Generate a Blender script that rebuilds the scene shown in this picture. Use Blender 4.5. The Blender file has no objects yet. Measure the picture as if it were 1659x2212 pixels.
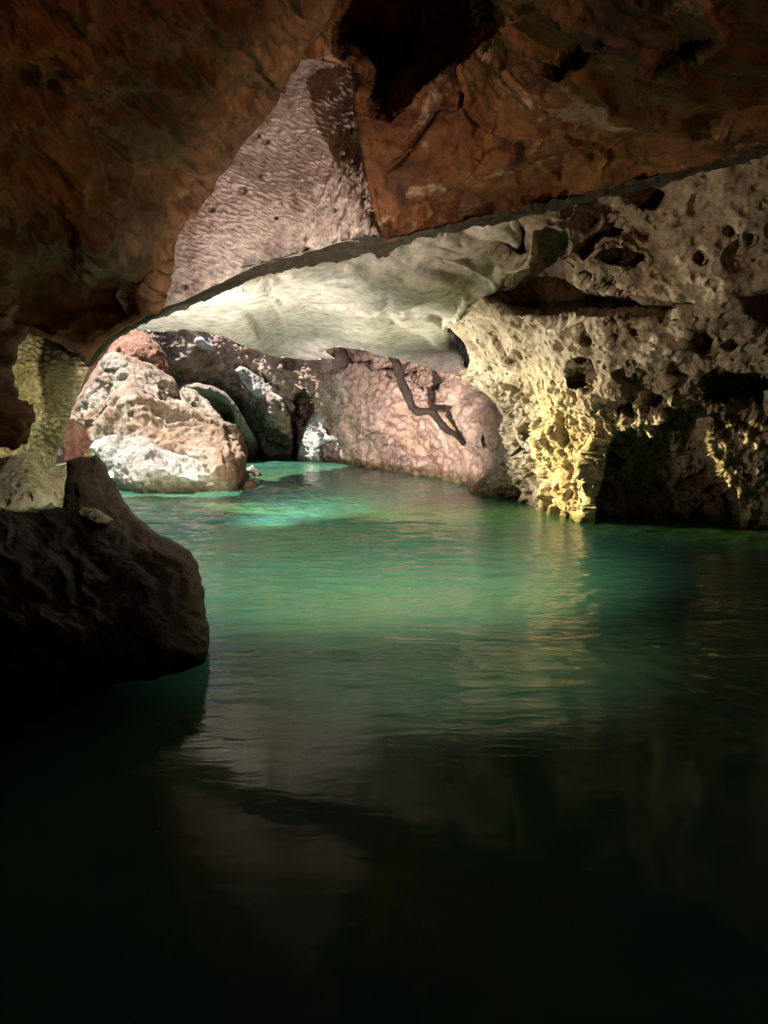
import bpy, bmesh, math, random
import numpy as np
from mathutils import Vector, Matrix, Euler
random.seed(7); rng = np.random.default_rng(7)
sc = bpy.context.scene
COL = sc.collection
# ------------------------------------------------------------------ camera
W_, H_ = 1659.0, 2212.0          # drawing units used for outlines read off the photograph
FO = 1609.0; Y0 = 945.0; CH = 2.3
TH = math.atan((H_/2 - Y0)/FO)
cam = bpy.data.cameras.new('camera'); camo = bpy.data.objects.new('camera', cam); COL.objects.link(camo)
cam.sensor_fit = 'VERTICAL'; cam.sensor_height = 36; cam.lens = FO/H_*36
cam.clip_start = 0.05; cam.clip_end = 600
camo.location = (0, 0, CH); camo.rotation_euler = (math.pi/2 - TH, 0, 0)
sc.camera = camo
# ------------------------------------------------------------------ sky, sun, exposure
SUN_DIR = Vector((-0.42, 0.04, 0.90)).normalized()          # towards the sun
w = bpy.data.worlds.new('World'); sc.world = w; w.use_nodes = True
nt = w.node_tree; bg = nt.nodes['Background']
sky = nt.nodes.new('ShaderNodeTexSky'); sky.sky_type = 'NISHITA'; sky.sun_disc = False
sky.sun_elevation = math.asin(SUN_DIR.z); sky.sun_rotation = math.atan2(SUN_DIR.x, SUN_DIR.y)
nt.links.new(sky.outputs[0], bg.inputs[0]); bg.inputs[1].default_value = 0.12
sun = bpy.data.lights.new('sun', 'SUN'); sun.energy = 5; sun.angle = math.radians(0.6); sun.color = (1, .97, .93)
suno = bpy.data.objects.new('sun', sun); COL.objects.link(suno)
suno.rotation_euler = SUN_DIR.to_track_quat('Z', 'Y').to_euler()
vs = sc.view_settings
vs.view_transform = 'Standard'; vs.look = 'None'; vs.exposure = 1.0; vs.gamma = 1; vs.use_curve_mapping = False
sc.render.engine = 'CYCLES'
sc.cycles.max_bounces = 6; sc.cycles.diffuse_bounces = 2; sc.cycles.glossy_bounces = 3
sc.cycles.sample_clamp_indirect = 6

# ------------------------------------------------------------------ geometry helpers
CT, ST = math.cos(TH), math.sin(TH)
def at(x, y, D):
    """world points at forward distance D seen in direction (x, y)"""
    x = np.asarray(x, float); y = np.asarray(y, float); D = np.asarray(D, float)
    u = (x - W_/2)/FO; v = (H_/2 - y)/FO
    dy = CT + v*ST; dz = -ST + v*CT
    return np.stack([u/dy*D, D + 0*u, CH + dz/dy*D], -1)
def pt(x, y, D): return Vector(at(x, y, D))
def wd(y): return CH*FO/(y - Y0)            # distance of the water line at y
def cd(y, h): return h*FO/(Y0 - y)          # distance of a ceiling h metres above the eye

P = np.random.default_rng(3).permutation(256); P = np.concatenate([P, P, P])
G3 = np.random.default_rng(4).normal(size=(256, 3)); G3 /= np.linalg.norm(G3, axis=1)[:, None]
HR = np.random.default_rng(5).random((256, 4))
def perlin(p):
    p = np.asarray(p, float); i = np.floor(p).astype(int); f = p - i; i &= 255
    u = f*f*f*(f*(f*6 - 15) + 10); r = np.zeros(len(p))
    for a in (0, 1):
        wx = u[:, 0] if a else 1 - u[:, 0]
        for b in (0, 1):
            wy = u[:, 1] if b else 1 - u[:, 1]
            for c in (0, 1):
                wz = u[:, 2] if c else 1 - u[:, 2]
                h = P[P[P[(i[:, 0]+a) & 255] + ((i[:, 1]+b) & 255)] + ((i[:, 2]+c) & 255)]
                g = G3[h]
                r += wx*wy*wz*(g[:, 0]*(f[:, 0]-a) + g[:, 1]*(f[:, 1]-b) + g[:, 2]*(f[:, 2]-c))
    return r*1.6
def fbm(p, octv=4, lac=2.03, gain=.5):
    r = 0; a = 1
    for k in range(octv):
        r = r + a*perlin(p + 17.3*k); p = p*lac; a *= gain
    return r
def billow(p, octv=3, gain=.5):
    r = 0; a = 1
    for k in range(octv):
        r = r + a*np.abs(perlin(p + 9.1*k)); p = p*2.07; a *= gain
    return r
def worley(p):
    i = np.floor(p).astype(int); f = p - i
    F1 = np.full(len(p), 9.); F2 = np.full(len(p), 9.); idn = np.zeros(len(p)); 
    for a in (-1, 0, 1):
        for b in (-1, 0, 1):
            for c in (-1, 0, 1):
                h = P[P[P[(i[:, 0]+a) & 255] + ((i[:, 1]+b) & 255)] + ((i[:, 2]+c) & 255)]
                q = HR[h, :3]
                d = np.sqrt((a+q[:, 0]-f[:, 0])**2 + (b+q[:, 1]-f[:, 1])**2 + (c+q[:, 2]-f[:, 2])**2)
                m = d < F1
                F2 = np.where(m, F1, np.minimum(F2, d)); idn = np.where(m, HR[h, 3], idn); F1 = np.where(m, d, F1)
    return F1, F2, idn
def sst(a, b, x):
    t = np.clip((x - a)/(b - a), 0, 1); return t*t*(3 - 2*t)
def pits(p, size, r=.42, keep=.6, sharp=.12):
    """0..1 field of round solution hollows"""
    wp = p + .25*size*np.stack([perlin(p/size*1.3), perlin(p/size*1.3+5), perlin(p/size*1.3+11)], -1)
    F1, F2, idn = worley(wp/size)
    rr = r*(.35 + .9*idn)
    return np.where(idn < keep, 1 - sst(rr - sharp, rr + .02, F1), 0)

def densify(poly, step=14, amp=4, seed=0, closed=True):
    """subdivide an outline and roughen it"""
    poly = np.array(poly, float); out = []
    n = len(poly)
    for k in range(n if closed else n-1):
        a, b = poly[k], poly[(k+1) % n]; L = np.hypot(*(b-a)); m = max(1, int(L/step))
        for j in range(m): out.append(a + (b-a)*j/m)
    if not closed: out.append(poly[-1])
    out = np.array(out)
    q = np.stack([out[:, 0]/23, out[:, 1]/23, np.full(len(out), seed*3.7)], -1)
    return out + amp*np.stack([fbm(q, 3), fbm(q + 40, 3)], -1)
def inside(px, py, poly):
    x, y = poly[:, 0], poly[:, 1]; r = np.zeros(len(px), bool); n = len(poly); j = n-1
    for i in range(n):
        if y[i] != y[j]:
            c = ((y[i] > py) != (y[j] > py)) & (px < (x[j]-x[i])*(py-y[i])/(y[j]-y[i]) + x[i])
            r ^= c
        j = i
    return r
def nearest(px, py, poly):
    best = np.full(len(px), 1e18); bx = np.zeros(len(px)); by = np.zeros(len(px)); n = len(poly)
    for i in range(n):
        a = poly[i]; b = poly[(i+1) % n]; d = b-a; L = d@d
        if L == 0: continue
        t = np.clip(((px-a[0])*d[0] + (py-a[1])*d[1])/L, 0, 1)
        qx = a[0]+t*d[0]; qy = a[1]+t*d[1]; dd = (px-qx)**2 + (py-qy)**2
        m = dd < best; best = np.where(m, dd, best); bx = np.where(m, qx, bx); by = np.where(m, qy, by)
    return np.sqrt(best), bx, by
def field(ctrl, c=45.):
    """smooth interpolation of log depth through control points"""
    A = np.array(ctrl, float); X = A[:, :2]; v = np.log(A[:, 2]); m = v.mean()
    K = np.sqrt(((X[:, None]-X[None])**2).sum(-1) + c*c)
    n = len(X); M = np.zeros((n+1, n+1)); M[:n, :n] = K; M[n, :n] = 1; M[:n, n] = 1
    s = np.linalg.solve(M, np.r_[v-m, 0])
    def f(x, y):
        r = np.full(len(x), m + s[n])
        for k in range(n): r += s[k]*np.sqrt((x-X[k, 0])**2 + (y-X[k, 1])**2 + c*c)
        return np.exp(r)
    return f
def make_mesh(name, V, F, mat, origin=None, parent=None, smooth=True):
    V = np.asarray(V, float)
    if origin is None and parent is None: origin = np.zeros(3)
    if parent is not None: origin = np.zeros(3) if origin is None else origin
    me = bpy.data.meshes.new(name)
    me.from_pydata((V - origin).tolist(), [], [tuple(int(i) for i in f) for f in F])
    me.update()
    if smooth: me.polygons.foreach_set('use_smooth', [True]*len(me.polygons))
    if mat: me.materials.append(mat)
    o = bpy.data.objects.new(name, me); o.location = origin; COL.objects.link(o)
    if parent: o.parent = parent
    return o
def tag(o, label=None, cat=None, group=None, kind=None):
    if label: o['label'] = label
    if cat: o['category'] = cat
    if group: o['group'] = group
    if kind: o['kind'] = kind
    return o
def rock(name, outline, ctrl, mat, step=3., disp=None, rough=4, rstep=12, rim=None, cuts=(), thick=2., close=True, seed=0, own=False, shrink=.25, k=1.):
    """A rock body: front face with the given outline and depths, real relief, sides and a back.
    cuts: (outline, extra depth, wall softness) hollows going into the rock; rim: (width, metres) rounding."""
    poly = densify(outline, rstep, rough, seed)
    ctrl = [(c[0], c[1], c[2]*k) for c in ctrl]; thick = thick*k
    x0, y0 = poly.min(0) - step; x1, y1 = poly.max(0) + step
    gx = np.arange(x0, x1 + step, step); gy = np.arange(y0, y1 + step, step)
    X, Y = np.meshgrid(gx, gy); sh = X.shape; x = X.ravel(); y = Y.ravel()
    ins = inside(x, y, poly); dist, bx, by = nearest(x, y, poly)
    I = ins.reshape(sh)
    # move the grid points next to the outline onto it
    near = (dist < step*.75)
    x = np.where(near, bx, x); y = np.where(near, by, y)
    ok = (ins | near).reshape(sh)
    dist = np.where(near, 0, dist)
    q = ok[:-1, :-1] & ok[1:, :-1] & ok[:-1, 1:] & ok[1:, 1:]
    anyin = I[:-1, :-1] | I[1:, :-1] | I[:-1, 1:] | I[1:, 1:]
    q &= anyin
    idx = np.arange(len(x)).reshape(sh)
    quads = np.stack([idx[:-1, :-1][q], idx[1:, :-1][q], idx[1:, 1:][q], idx[:-1, 1:][q]], -1)
    D = field(ctrl)(x, y)
    if rim:
        t = np.clip(dist/rim[0], 0, 1); D = D + rim[1]*k*(1 - np.sqrt(np.maximum(0, 1-(1-t)**2)))
    # rough the hollow outlines with noise in depth too
    for cut in cuts:
        cp = densify(cut[0], 8, cut[3] if len(cut) > 3 else 3, seed+5)
        bb0 = cp.min(0); bb1 = cp.max(0)
        s = np.where((x > bb0[0]-3) & (x < bb1[0]+3) & (y > bb0[1]-3) & (y < bb1[1]+3))[0]
        if not len(s): continue
        ii = inside(x[s], y[s], cp); dd, _, _ = nearest(x[s], y[s], cp)
        D[s] += np.where(ii, k*cut[1]*sst(0, cut[2], dd), 0)
    V = at(x, y, D)
    if disp is not None:
        G = V.reshape(sh + (3,))
        du = np.gradient(G, axis=1); dv = np.gradient(G, axis=0)
        N = np.cross(du, dv).reshape(-1, 3); ln = np.linalg.norm(N, axis=1); ln[ln == 0] = 1; N /= ln[:, None]
        tocam = np.array([0, 0, CH]) - V; tocam /= np.linalg.norm(tocam, axis=1)[:, None]
        sgn = np.sign((N*tocam).sum(1)); sgn[sgn == 0] = 1; N *= sgn[:, None]
        # keep relief from sliding away sideways where the base is steep
        N = N*.6 + tocam*.5; N /= np.linalg.norm(N, axis=1)[:, None]
        e_ = sst(0, 4*step, dist)[:, None]; N = N*e_ + tocam*(1-e_)
        V = V + N*(disp(V/k, x, y, D)*k*(.4 + .6*e_[:, 0]))[:, None]
    used = np.unique(quads); mp = -np.ones(len(x), int); mp[used] = np.arange(len(used))
    V = V[used]; Fq = mp[quads]
    bad = np.array([len(set(f)) for f in Fq]) == 4 if len(Fq) < 0 else np.ones(len(Fq), bool)
    Fq = Fq[bad]
    F = [tuple(f) for f in Fq.tolist()]
    if close:
        # boundary edges
        e = np.concatenate([Fq[:, [0, 1]], Fq[:, [1, 2]], Fq[:, [2, 3]], Fq[:, [3, 0]]])
        key = {}
        for a, b in e.tolist():
            if (b, a) in key: del key[(b, a)]
            else: key[(a, b)] = 1
        bv = sorted({a for a, b in key} | {b for a, b in key}); n0 = len(V)
        bi = {v: k for k, v in enumerate(bv)}
        c = V.mean(0); B = V[bv]
        camd = B - np.array([0, 0, CH]); camd /= np.linalg.norm(camd, axis=1)[:, None]
        rings = []; prev = np.array(bv); allV = [V]
        nb = len(bv); base = n0
        cw = c + (c - np.array([0, 0, CH]))/np.linalg.norm(c - np.array([0, 0, CH]))*thick
        for s, sk in ((.35, .02), (.75, .1), (1., .3)) if own else ((.35, 0), (1., 0)):
            R = B + camd*thick*s; R = R + (cw - R)*sk
            R = R + .06*thick*np.stack([fbm(R/thick*1.7, 3), fbm(R/thick*1.7+7, 3), fbm(R/thick*1.7+13, 3)], -1)*(s > .5 and own)
            allV.append(R); cur = base + np.arange(nb); base += nb
            for a, b in key:
                F.append((int(prev[bi[b]]), int(prev[bi[a]]), int(cur[bi[a]]), int(cur[bi[b]])))
            prev = cur
        if own:
            allV.append(cw[None]); ci = base
            for a, b in key: F.append((int(prev[bi[b]]), int(prev[bi[a]]), ci))
        V = np.concatenate(allV)
    org = None
    if own:
        org = V.mean(0).copy(); org[2] = max(V[:, 2].min(), 0)
    return make_mesh(name, V, F, mat, origin=org)

# ------------------------------------------------------------------ materials
def ramp(nt, pos_cols, interp='LINEAR'):
    r = nt.nodes.new('ShaderNodeValToRGB'); r.color_ramp.interpolation = interp
    el = r.color_ramp.elements
    while len(el) > 1: el.remove(el[-1])
    el[0].position = pos_cols[0][0]; el[0].color = (*pos_cols[0][1], 1)
    for p_, c in pos_cols[1:]:
        e = el.new(p_); e.color = (*c, 1)
    return r
def rock_mat(name, base, spots=None, spot_scale=1.2, spot_at=.52, scale=.6, fine=9., bump=.5, bdist=.06, rough=.85, wet=0., pitscale=None, spec=.3, tide=0):
    """base: list of (pos,colour) of a mottled stone; spots: colour of mineral/dirt patches of their own shape"""
    m = bpy.data.materials.new(name); m.use_nodes = True; nt = m.node_tree; N = nt.nodes; L = nt.links
    b = N['Principled BSDF']; tc = N.new('ShaderNodeTexCoord')
    def noise(s, det=8, rough_=.6, dist=.0, vec=None):
        n = N.new('ShaderNodeTexNoise'); n.inputs['Scale'].default_value = s; n.inputs['Detail'].default_value = det
        n.inputs['Roughness'].default_value = rough_; n.inputs['Distortion'].default_value = dist
        L.new(vec or tc.outputs['Object'], n.inputs['Vector']); return n
    n1 = noise(scale, 10, .65, .4); r1 = ramp(nt, base); L.new(n1.outputs['Fac'], r1.inputs[0]); col = r1.outputs[0]
    if spots:
        for k, (sc_, th, c, amt) in enumerate(spots):
            mp = N.new('ShaderNodeMapping'); mp.inputs['Location'].default_value = (13.1*k+3, 7.7*k, 2.2*k); L.new(tc.outputs['Object'], mp.inputs[0])
            n2 = noise(sc_, 8, .7, .6, mp.outputs[0]); r2 = ramp(nt, [(th, (0, 0, 0)), (th+.07, (amt,)*3)])
            L.new(n2.outputs['Fac'], r2.inputs[0])
            mx = N.new('ShaderNodeMixRGB'); L.new(r2.outputs[0], mx.inputs[0]); L.new(col, mx.inputs[1]); mx.inputs[2].default_value = (*c, 1); col = mx.outputs[0]
    # fine grain
    n3 = noise(fine, 6, .7); r3 = ramp(nt, [(.32, (.42,)*3), (.5, (.9,)*3), (.68, (1.25,)*3)]); L.new(n3.outputs['Fac'], r3.inputs[0])
    mg = N.new('ShaderNodeMixRGB'); mg.blend_type = 'MULTIPLY'; mg.inputs[0].default_value = 1; L.new(col, mg.inputs[1]); L.new(r3.outputs[0], mg.inputs[2]); col = mg.outputs[0]
    if tide:
        ge = N.new('ShaderNodeNewGeometry'); sx = N.new('ShaderNodeSeparateXYZ'); L.new(ge.outputs['Position'], sx.inputs[0])
        nn = noise(1.3, 5); ad = N.new('ShaderNodeMath'); ad.operation = 'MULTIPLY_ADD'; L.new(nn.outputs['Fac'], ad.inputs[0]); ad.inputs[1].default_value = -2.2*tide; L.new(sx.outputs[2], ad.inputs[2])
        rt = ramp(nt, [(0, (.30, .30, .20)), (.6, (.55, .52, .42)), (1, (1, 1, 1))]); mr = N.new('ShaderNodeMapRange'); mr.inputs['From Min'].default_value = -1.1*tide; mr.inputs['From Max'].default_value = tide*.3
        L.new(ad.outputs[0], mr.inputs['Value']); L.new(mr.outputs[0], rt.inputs[0])
        mt = N.new('ShaderNodeMixRGB'); mt.blend_type = 'MULTIPLY'; mt.inputs[0].default_value = 1; L.new(col, mt.inputs[1]); L.new(rt.outputs[0], mt.inputs[2]); col = mt.outputs[0]
    L.new(col, b.inputs['Base Color'])
    b.inputs['Roughness'].default_value = rough; b.inputs['Specular IOR Level'].default_value = spec
    hgt = N.new('ShaderNodeMath'); hgt.operation = 'ADD'
    n4 = noise(fine*.6, 12, .68); L.new(n4.outputs['Fac'], hgt.inputs[0])
    if pitscale:
        v = N.new('ShaderNodeTexVoronoi'); v.inputs['Scale'].default_value = pitscale; L.new(tc.outputs['Object'], v.inputs['Vector'])
        r4 = ramp(nt, [(.12, (0,)*3), (.32, (.8,)*3)]); L.new(v.outputs['Distance'], r4.inputs[0]); L.new(r4.outputs[0], hgt.inputs[1])
    else: L.new(n3.outputs['Fac'], hgt.inputs[1])
    bp = N.new('ShaderNodeBump'); bp.inputs['Strength'].default_value = bump; bp.inputs['Distance'].default_value = bdist
    L.new(hgt.outputs[0], bp.inputs['Height']); L.new(bp.outputs[0], b.inputs['Normal'])
    return m
def plain(name, c, rough=.6, metal=0, emis=None, es=0):
    m = bpy.data.materials.new(name); m.use_nodes = True; nt = m.node_tree; b = nt.nodes['Principled BSDF']
    n = nt.nodes.new('ShaderNodeTexNoise'); n.inputs['Scale'].default_value = 14; n.inputs['Detail'].default_value = 6
    r = ramp(nt, [(.3, tuple(k*.7 for k in c)), (.7, tuple(min(1, k*1.2) for k in c))]); nt.links.new(n.outputs['Fac'], r.inputs[0]); nt.links.new(r.outputs[0], b.inputs['Base Color'])
    b.inputs['Roughness'].default_value = rough; b.inputs['Metallic'].default_value = metal
    if emis: b.inputs['Emission Color'].default_value = (*emis, 1); b.inputs['Emission Strength'].default_value = es
    return m
M = {}
M['brown'] = rock_mat('brown_cave_rock', [(.3, (.09, .036, .013)), (.5, (.19, .085, .034)), (.7, (.28, .14, .06))], spots=[(1.3, .6, (.05, .022, .01), .7)], scale=.5, fine=4, bump=.35, bdist=.08, rough=.7, spec=.4)
M['orange'] = rock_mat('orange_brown_rock', [(.3, (.05, .018, .008)), (.5, (.16, .06, .018)), (.7, (.25, .11, .04))], spots=[(.9, .56, (.035, .013, .008), .85), (1.1, .565, (.40, .27, .18), .8)], scale=.45, fine=4.6, bump=.5, bdist=.08, rough=.75)
M['curtain'] = rock_mat('flowstone', [(.3, (.38, .29, .25)), (.5, (.52, .42, .37)), (.7, (.64, .55, .49))], spots=[(1.1, .57, (.20, .11, .08), .75), (.6, .6, (.66, .6, .56), .5)], scale=.9, fine=7, bump=.4, bdist=.05)
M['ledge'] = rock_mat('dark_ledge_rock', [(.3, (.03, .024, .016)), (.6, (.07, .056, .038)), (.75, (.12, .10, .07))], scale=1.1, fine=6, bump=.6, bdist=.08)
M['pale'] = rock_mat('smooth_pale_ceiling', [(.28, (.44, .39, .32)), (.5, (.57, .53, .46)), (.72, (.66, .62, .54))], spots=[(.5, .6, (.66, .65, .60), .7), (.33, .63, (.33, .29, .22), .5)], scale=.25, fine=3.2, bump=.25, bdist=.08, rough=.7)
M['pink'] = rock_mat('pinkish_limestone', [(.28, (.24, .12, .085)), (.42, (.42, .28, .20)), (.58, (.56, .42, .32)), (.75, (.62, .52, .42))], spots=[(.25, .56, (.50, .36, .20), .7), (.5, .62, (.15, .065, .05), .8)], scale=.22, fine=2.2, bump=.9, bdist=.22, tide=.5)
M['cream'] = rock_mat('cream_pitted_limestone', [(.28, (.30, .22, .15)), (.5, (.46, .37, .27)), (.72, (.58, .50, .38))], spots=[(.5, .54, (.24, .16, .10), .75), (.3, .62, (.62, .56, .45), .5)], scale=.4, fine=5, bump=.9, bdist=.12, pitscale=3.2, tide=.2)
M['boulder'] = rock_mat('mottled_limestone', [(.3, (.36, .24, .16)), (.44, (.52, .40, .29)), (.58, (.66, .58, .47)), (.75, (.7, .63, .52))], spots=[(.2, .50, (.42, .24, .14), .75), (.9, .62, (.75, .72, .66), .6)], scale=.3, fine=3, bump=1, bdist=.22, tide=.35)  # the boulders' own brown and cream tones
M['white'] = rock_mat('white_limestone', [(.3, (.50, .45, .38)), (.5, (.66, .62, .55)), (.7, (.74, .71, .65))], spots=[(.6, .62, (.42, .25, .15), .6)], scale=.5, fine=3.4, bump=1, bdist=.22, tide=.4)
M['russet'] = rock_mat('russet_rock', [(.3, (.22, .10, .06)), (.5, (.40, .21, .13)), (.7, (.48, .30, .2))], scale=.35, fine=3, bump=.6, bdist=.15)
M['shelf'] = rock_mat('yellowish_shelf_rock', [(.3, (.34, .28, .14)), (.5, (.50, .44, .26)), (.7, (.58, .53, .36))], scale=.7, fine=5, bump=.8, bdist=.07, pitscale=4.5)
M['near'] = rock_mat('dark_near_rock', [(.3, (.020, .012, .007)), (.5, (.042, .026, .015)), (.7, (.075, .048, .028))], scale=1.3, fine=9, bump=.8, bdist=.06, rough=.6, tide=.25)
M['wood'] = rock_mat('dark_dead_wood', [(.3, (.012, .008, .005)), (.6, (.04, .027, .018)), (.8, (.08, .055, .04))], scale=3, fine=12, bump=.8, bdist=.06)

# ------------------------------------------------------------------ water
def water_mat():
    m = bpy.data.materials.new('turbid_green_water'); m.use_nodes = True; nt = m.node_tree; N = nt.nodes; L = nt.links
    b = N['Principled BSDF']; tc = N.new('ShaderNodeTexCoord')
    n = N.new('ShaderNodeTexNoise'); n.inputs['Scale'].default_value = .12; n.inputs['Detail'].default_value = 4; n.inputs['Distortion'].default_value = .8
    L.new(tc.outputs['Object'], n.inputs['Vector'])
    r = ramp(nt, [(.35, (.03, .12, .11)), (.5, (.05, .165, .085)), (.65, (.10, .19, .09))]); L.new(n.outputs['Fac'], r.inputs[0])
    L.new(r.outputs[0], b.inputs['Base Color'])
    b.inputs['Roughness'].default_value = .06; b.inputs['IOR'].default_value = 1.3; b.inputs['Specular IOR Level'].default_value = .16
    mp = N.new('ShaderNodeMapping'); mp.inputs['Scale'].default_value = (2.2, 7, 1); L.new(tc.outputs['Object'], mp.inputs[0])
    n2 = N.new('ShaderNodeTexNoise'); n2.inputs['Scale'].default_value = 1; n2.inputs['Detail'].default_value = 3; n2.inputs['Distortion'].default_value = .6; L.new(mp.outputs[0], n2.inputs['Vector'])
    bp = N.new('ShaderNodeBump'); bp.inputs['Strength'].default_value = .7; bp.inputs['Distance'].default_value = .045; sp = N.new('ShaderNodeSeparateXYZ'); L.new(tc.outputs['Object'], sp.inputs[0]); mrg = N.new('ShaderNodeMapRange'); mrg.inputs['From Min'].default_value = 5; mrg.inputs['From Max'].default_value = 11; mrg.inputs['To Min'].default_value = .04; mrg.inputs['To Max'].default_value = .75; L.new(sp.outputs[1], mrg.inputs['Value']); L.new(mrg.outputs[0], bp.inputs['Strength']); L.new(n2.outputs['Fac'], bp.inputs['Height']); L.new(bp.outputs[0], b.inputs['Normal'])
    return m
M['water'] = water_mat()
def build_water():
    # real ripples on a grid that is finer close to the viewer's rock
    ys = np.concatenate([np.linspace(-8, 2, 20)[:-1], 2*np.exp(np.linspace(0, math.log(115/2), 640))])
    V = []; nx = 420
    for yy in ys:
        half = max(6, min(40, yy*.62 + 5)); V.append(np.stack([np.linspace(-half-(3 if yy<20 else 0), half, nx), np.full(nx, yy), np.zeros(nx)], -1))
    V = np.array(V); sh = V.shape[:2]; v = V.reshape(-1, 3)
    x, y = v[:, 0], v[:, 1]
    wx = x + .5*perlin(v*.35+3); wy = y + .9*perlin(v*.28)
    q = np.stack([wx*.7, wy*2.0, 0*x], -1)
    z = .5*perlin(q) + .30*perlin(q*2.1+5) + .12*perlin(q*4.4+9)
    calm = .35 + .65*sst(-.25, .3, perlin(np.stack([x*.11, y*.09, 0*x+4], -1)))
    near = sst(4.5, 9.5, y)*.95 + .05
    amp = .095*calm*near*(1 + y*.014)
    z *= amp
    # ring ripples spreading on the right
    cx, cy = 5.6, 8.5; rr = np.hypot(x-cx, y-cy)
    z += .007*np.sin(rr*2*math.pi/.42 + 2*perlin(v*.5))*np.exp(-((rr-3.6)/1.7)**2)*sst(-.3, .2, perlin(v*.3+8)+.15)
    z += .012*perlin(np.stack([x*.35, y*.5, 0*x+2], -1))*near
    v[:, 2] = z
    idx = np.arange(len(v)).reshape(sh)
    F = np.stack([idx[:-1, :-1], idx[:-1, 1:], idx[1:, 1:], idx[1:, :-1]], -1).reshape(-1, 4)
    o = make_mesh('water', v, F.tolist(), M['water']); tag(o, kind='structure')
build_water()

# ------------------------------------------------------------------ outer rock of the cave with the daylight opening
def shell():
    m = rock_mat('outer_cave_rock', [(.3, (.02, .013, .009)), (.6, (.05, .033, .02))], scale=.3, fine=2, bump=.4, bdist=.2)
    hole = densify([(-34, 30), (-20, 30), (-13.8, 31), (-13.6, 38), (-13, 48), (-11, 60), (-9, 74), (-12, 88), (-22, 94), (-36, 92), (-38, 60), (-38, 34)], 2, 1.2, 4)
    gx = np.linspace(-48, 34, 120); gy = np.linspace(-10, 120, 180)
    X, Y = np.meshgrid(gx, gy); x = X.ravel(); y = Y.ravel()
    ins = inside(x, y, hole).reshape(X.shape); d, bx, by = nearest(x, y, hole)
    nr = (d < .5); x = np.where(nr, bx, x); y = np.where(nr, by, y)
    z = 17 + .5*fbm(np.stack([x, y, 0*x], -1)*.2, 3)
    V = np.stack([x, y, z], -1); T = V + [0, 0, 1.4]; n = len(V)
    idx = np.arange(n).reshape(X.shape)
    keep = ~(ins[:-1, :-1] | ins[1:, :-1] | ins[:-1, 1:] | ins[1:, 1:])
    q = np.stack([idx[:-1, :-1][keep], idx[1:, :-1][keep], idx[1:, 1:][keep], idx[:-1, 1:][keep]], -1)
    F = q.tolist() + (q[:, ::-1] + n).tolist()
    o = make_mesh('cave_ceiling', np.concatenate([V, T]), F, m); tag(o, kind='structure')
    # side walls
    S = []; Fs = []; k = 0
    pts = densify([(-47, -9), (33, -9), (33, 118), (-47, 118)], 2, 1.0, 9)
    zs = np.linspace(-3, 19, 14)
    for zz in zs: S.append(np.stack([pts[:, 0], pts[:, 1], np.full(len(pts), zz)], -1))
    S = np.concatenate(S); npt = len(pts)
    S[:, :2] += .6*np.stack([fbm(S*.3, 3), fbm(S*.3+9, 3)], -1)
    for a in range(len(zs)-1):
        for b in range(npt): Fs.append((a*npt+b, a*npt+(b+1) % npt, (a+1)*npt+(b+1) % npt, (a+1)*npt+b))
    o = make_mesh('cave_wall', S, Fs, m); tag(o, kind='structure')
shell()

# ------------------------------------------------------------------ relief functions
def d_lumps(a=.10, s=55., a2=.03):
    def f(V, x, y, D):
        q = np.stack([(x*.8 + y*.6)/s/1.25, (-x*.6 + y*.8)/s*1.15, D*.35], -1)
        q = q + .35*np.stack([fbm(q*.9, 2), fbm(q*.9+4, 2), 0*x], -1)
        F1, F2, i1 = worley(q); G1, G2, i2 = worley(q*2.2+3)
        return a*(.9*(.35-F1*F1) + .45*(.35-G1*G1)*(.2+1.1*i1) + .5*(i1-.5)*sst(0, .25, F2-F1)) + a*2.0*fbm(q/3.5, 3) + .25*a*fbm(q*3, 3) + a2*fbm(V*7, 3)
    return f
def d_blocks(V, x, y, D):
    w_ = V + .16*np.stack([perlin(V*1.6), perlin(V*1.6+4), perlin(V*1.6+8)], -1)
    F1, F2, idn = worley(w_/.62); G1, G2, jd = worley(w_/.24 + 5)
    band = sst(0, 60, (470 - .27*(x-1050)) - y)          # bottom band is smoother bedded stone
    tilt = F1*(idn - .3)
    return band*(.20*(idn-.5)*sst(0, .10, F2-F1) - .05*tilt + .05*(jd-.5)*sst(0, .10, G2-G1)) + .14*fbm(V*.7, 3) + .03*fbm(V*[2.5, 2.5, 7], 4) + .012*fbm(V*9, 3)
def d_curtain(V, x, y, D):
    # small scalloped ripples (close, wavy, roughly level ridges running down the sheet)
    u = (x*.94 + y*.34); v = (-x*.34 + y*.94)
    q = np.stack([u/15, v/5.6, 0*u], -1); q[:, 1] += .8*perlin(np.stack([u/40, v/40, 0*u+3], -1)); q[:, 0] += .9*perlin(np.stack([u/34, v/30, 0*u+7], -1))
    r = perlin(q) + .4*perlin(q*2.1+3)
    big = fbm(V*.9, 3)
    hole = 0
    for (hx, hy, hr) in ((524, 411, 9), (556, 293, 6), (575, 305, 6), (456, 452, 6), (463, 616, 7), (660, 540, 10), (398, 620, 7), (560, 380, 4), (596, 471, 4), (520, 354, 3)):
        hole = hole + np.exp(-(((x-hx)/hr)**2 + ((y-hy)/hr/.9)**2)**2)
    rag = sst(640, 760, x + .35*(y-400))
    return .019*r*(1-.5*rag) + .07*big + rag*(.10*fbm(np.stack([u/15, v/60, 0*u], -1), 4) - .10*pits(np.stack([u/16, v/30, 0*u], -1), 1., .45, .5)) - .12*hole + .004*fbm(V*20, 2)
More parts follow.
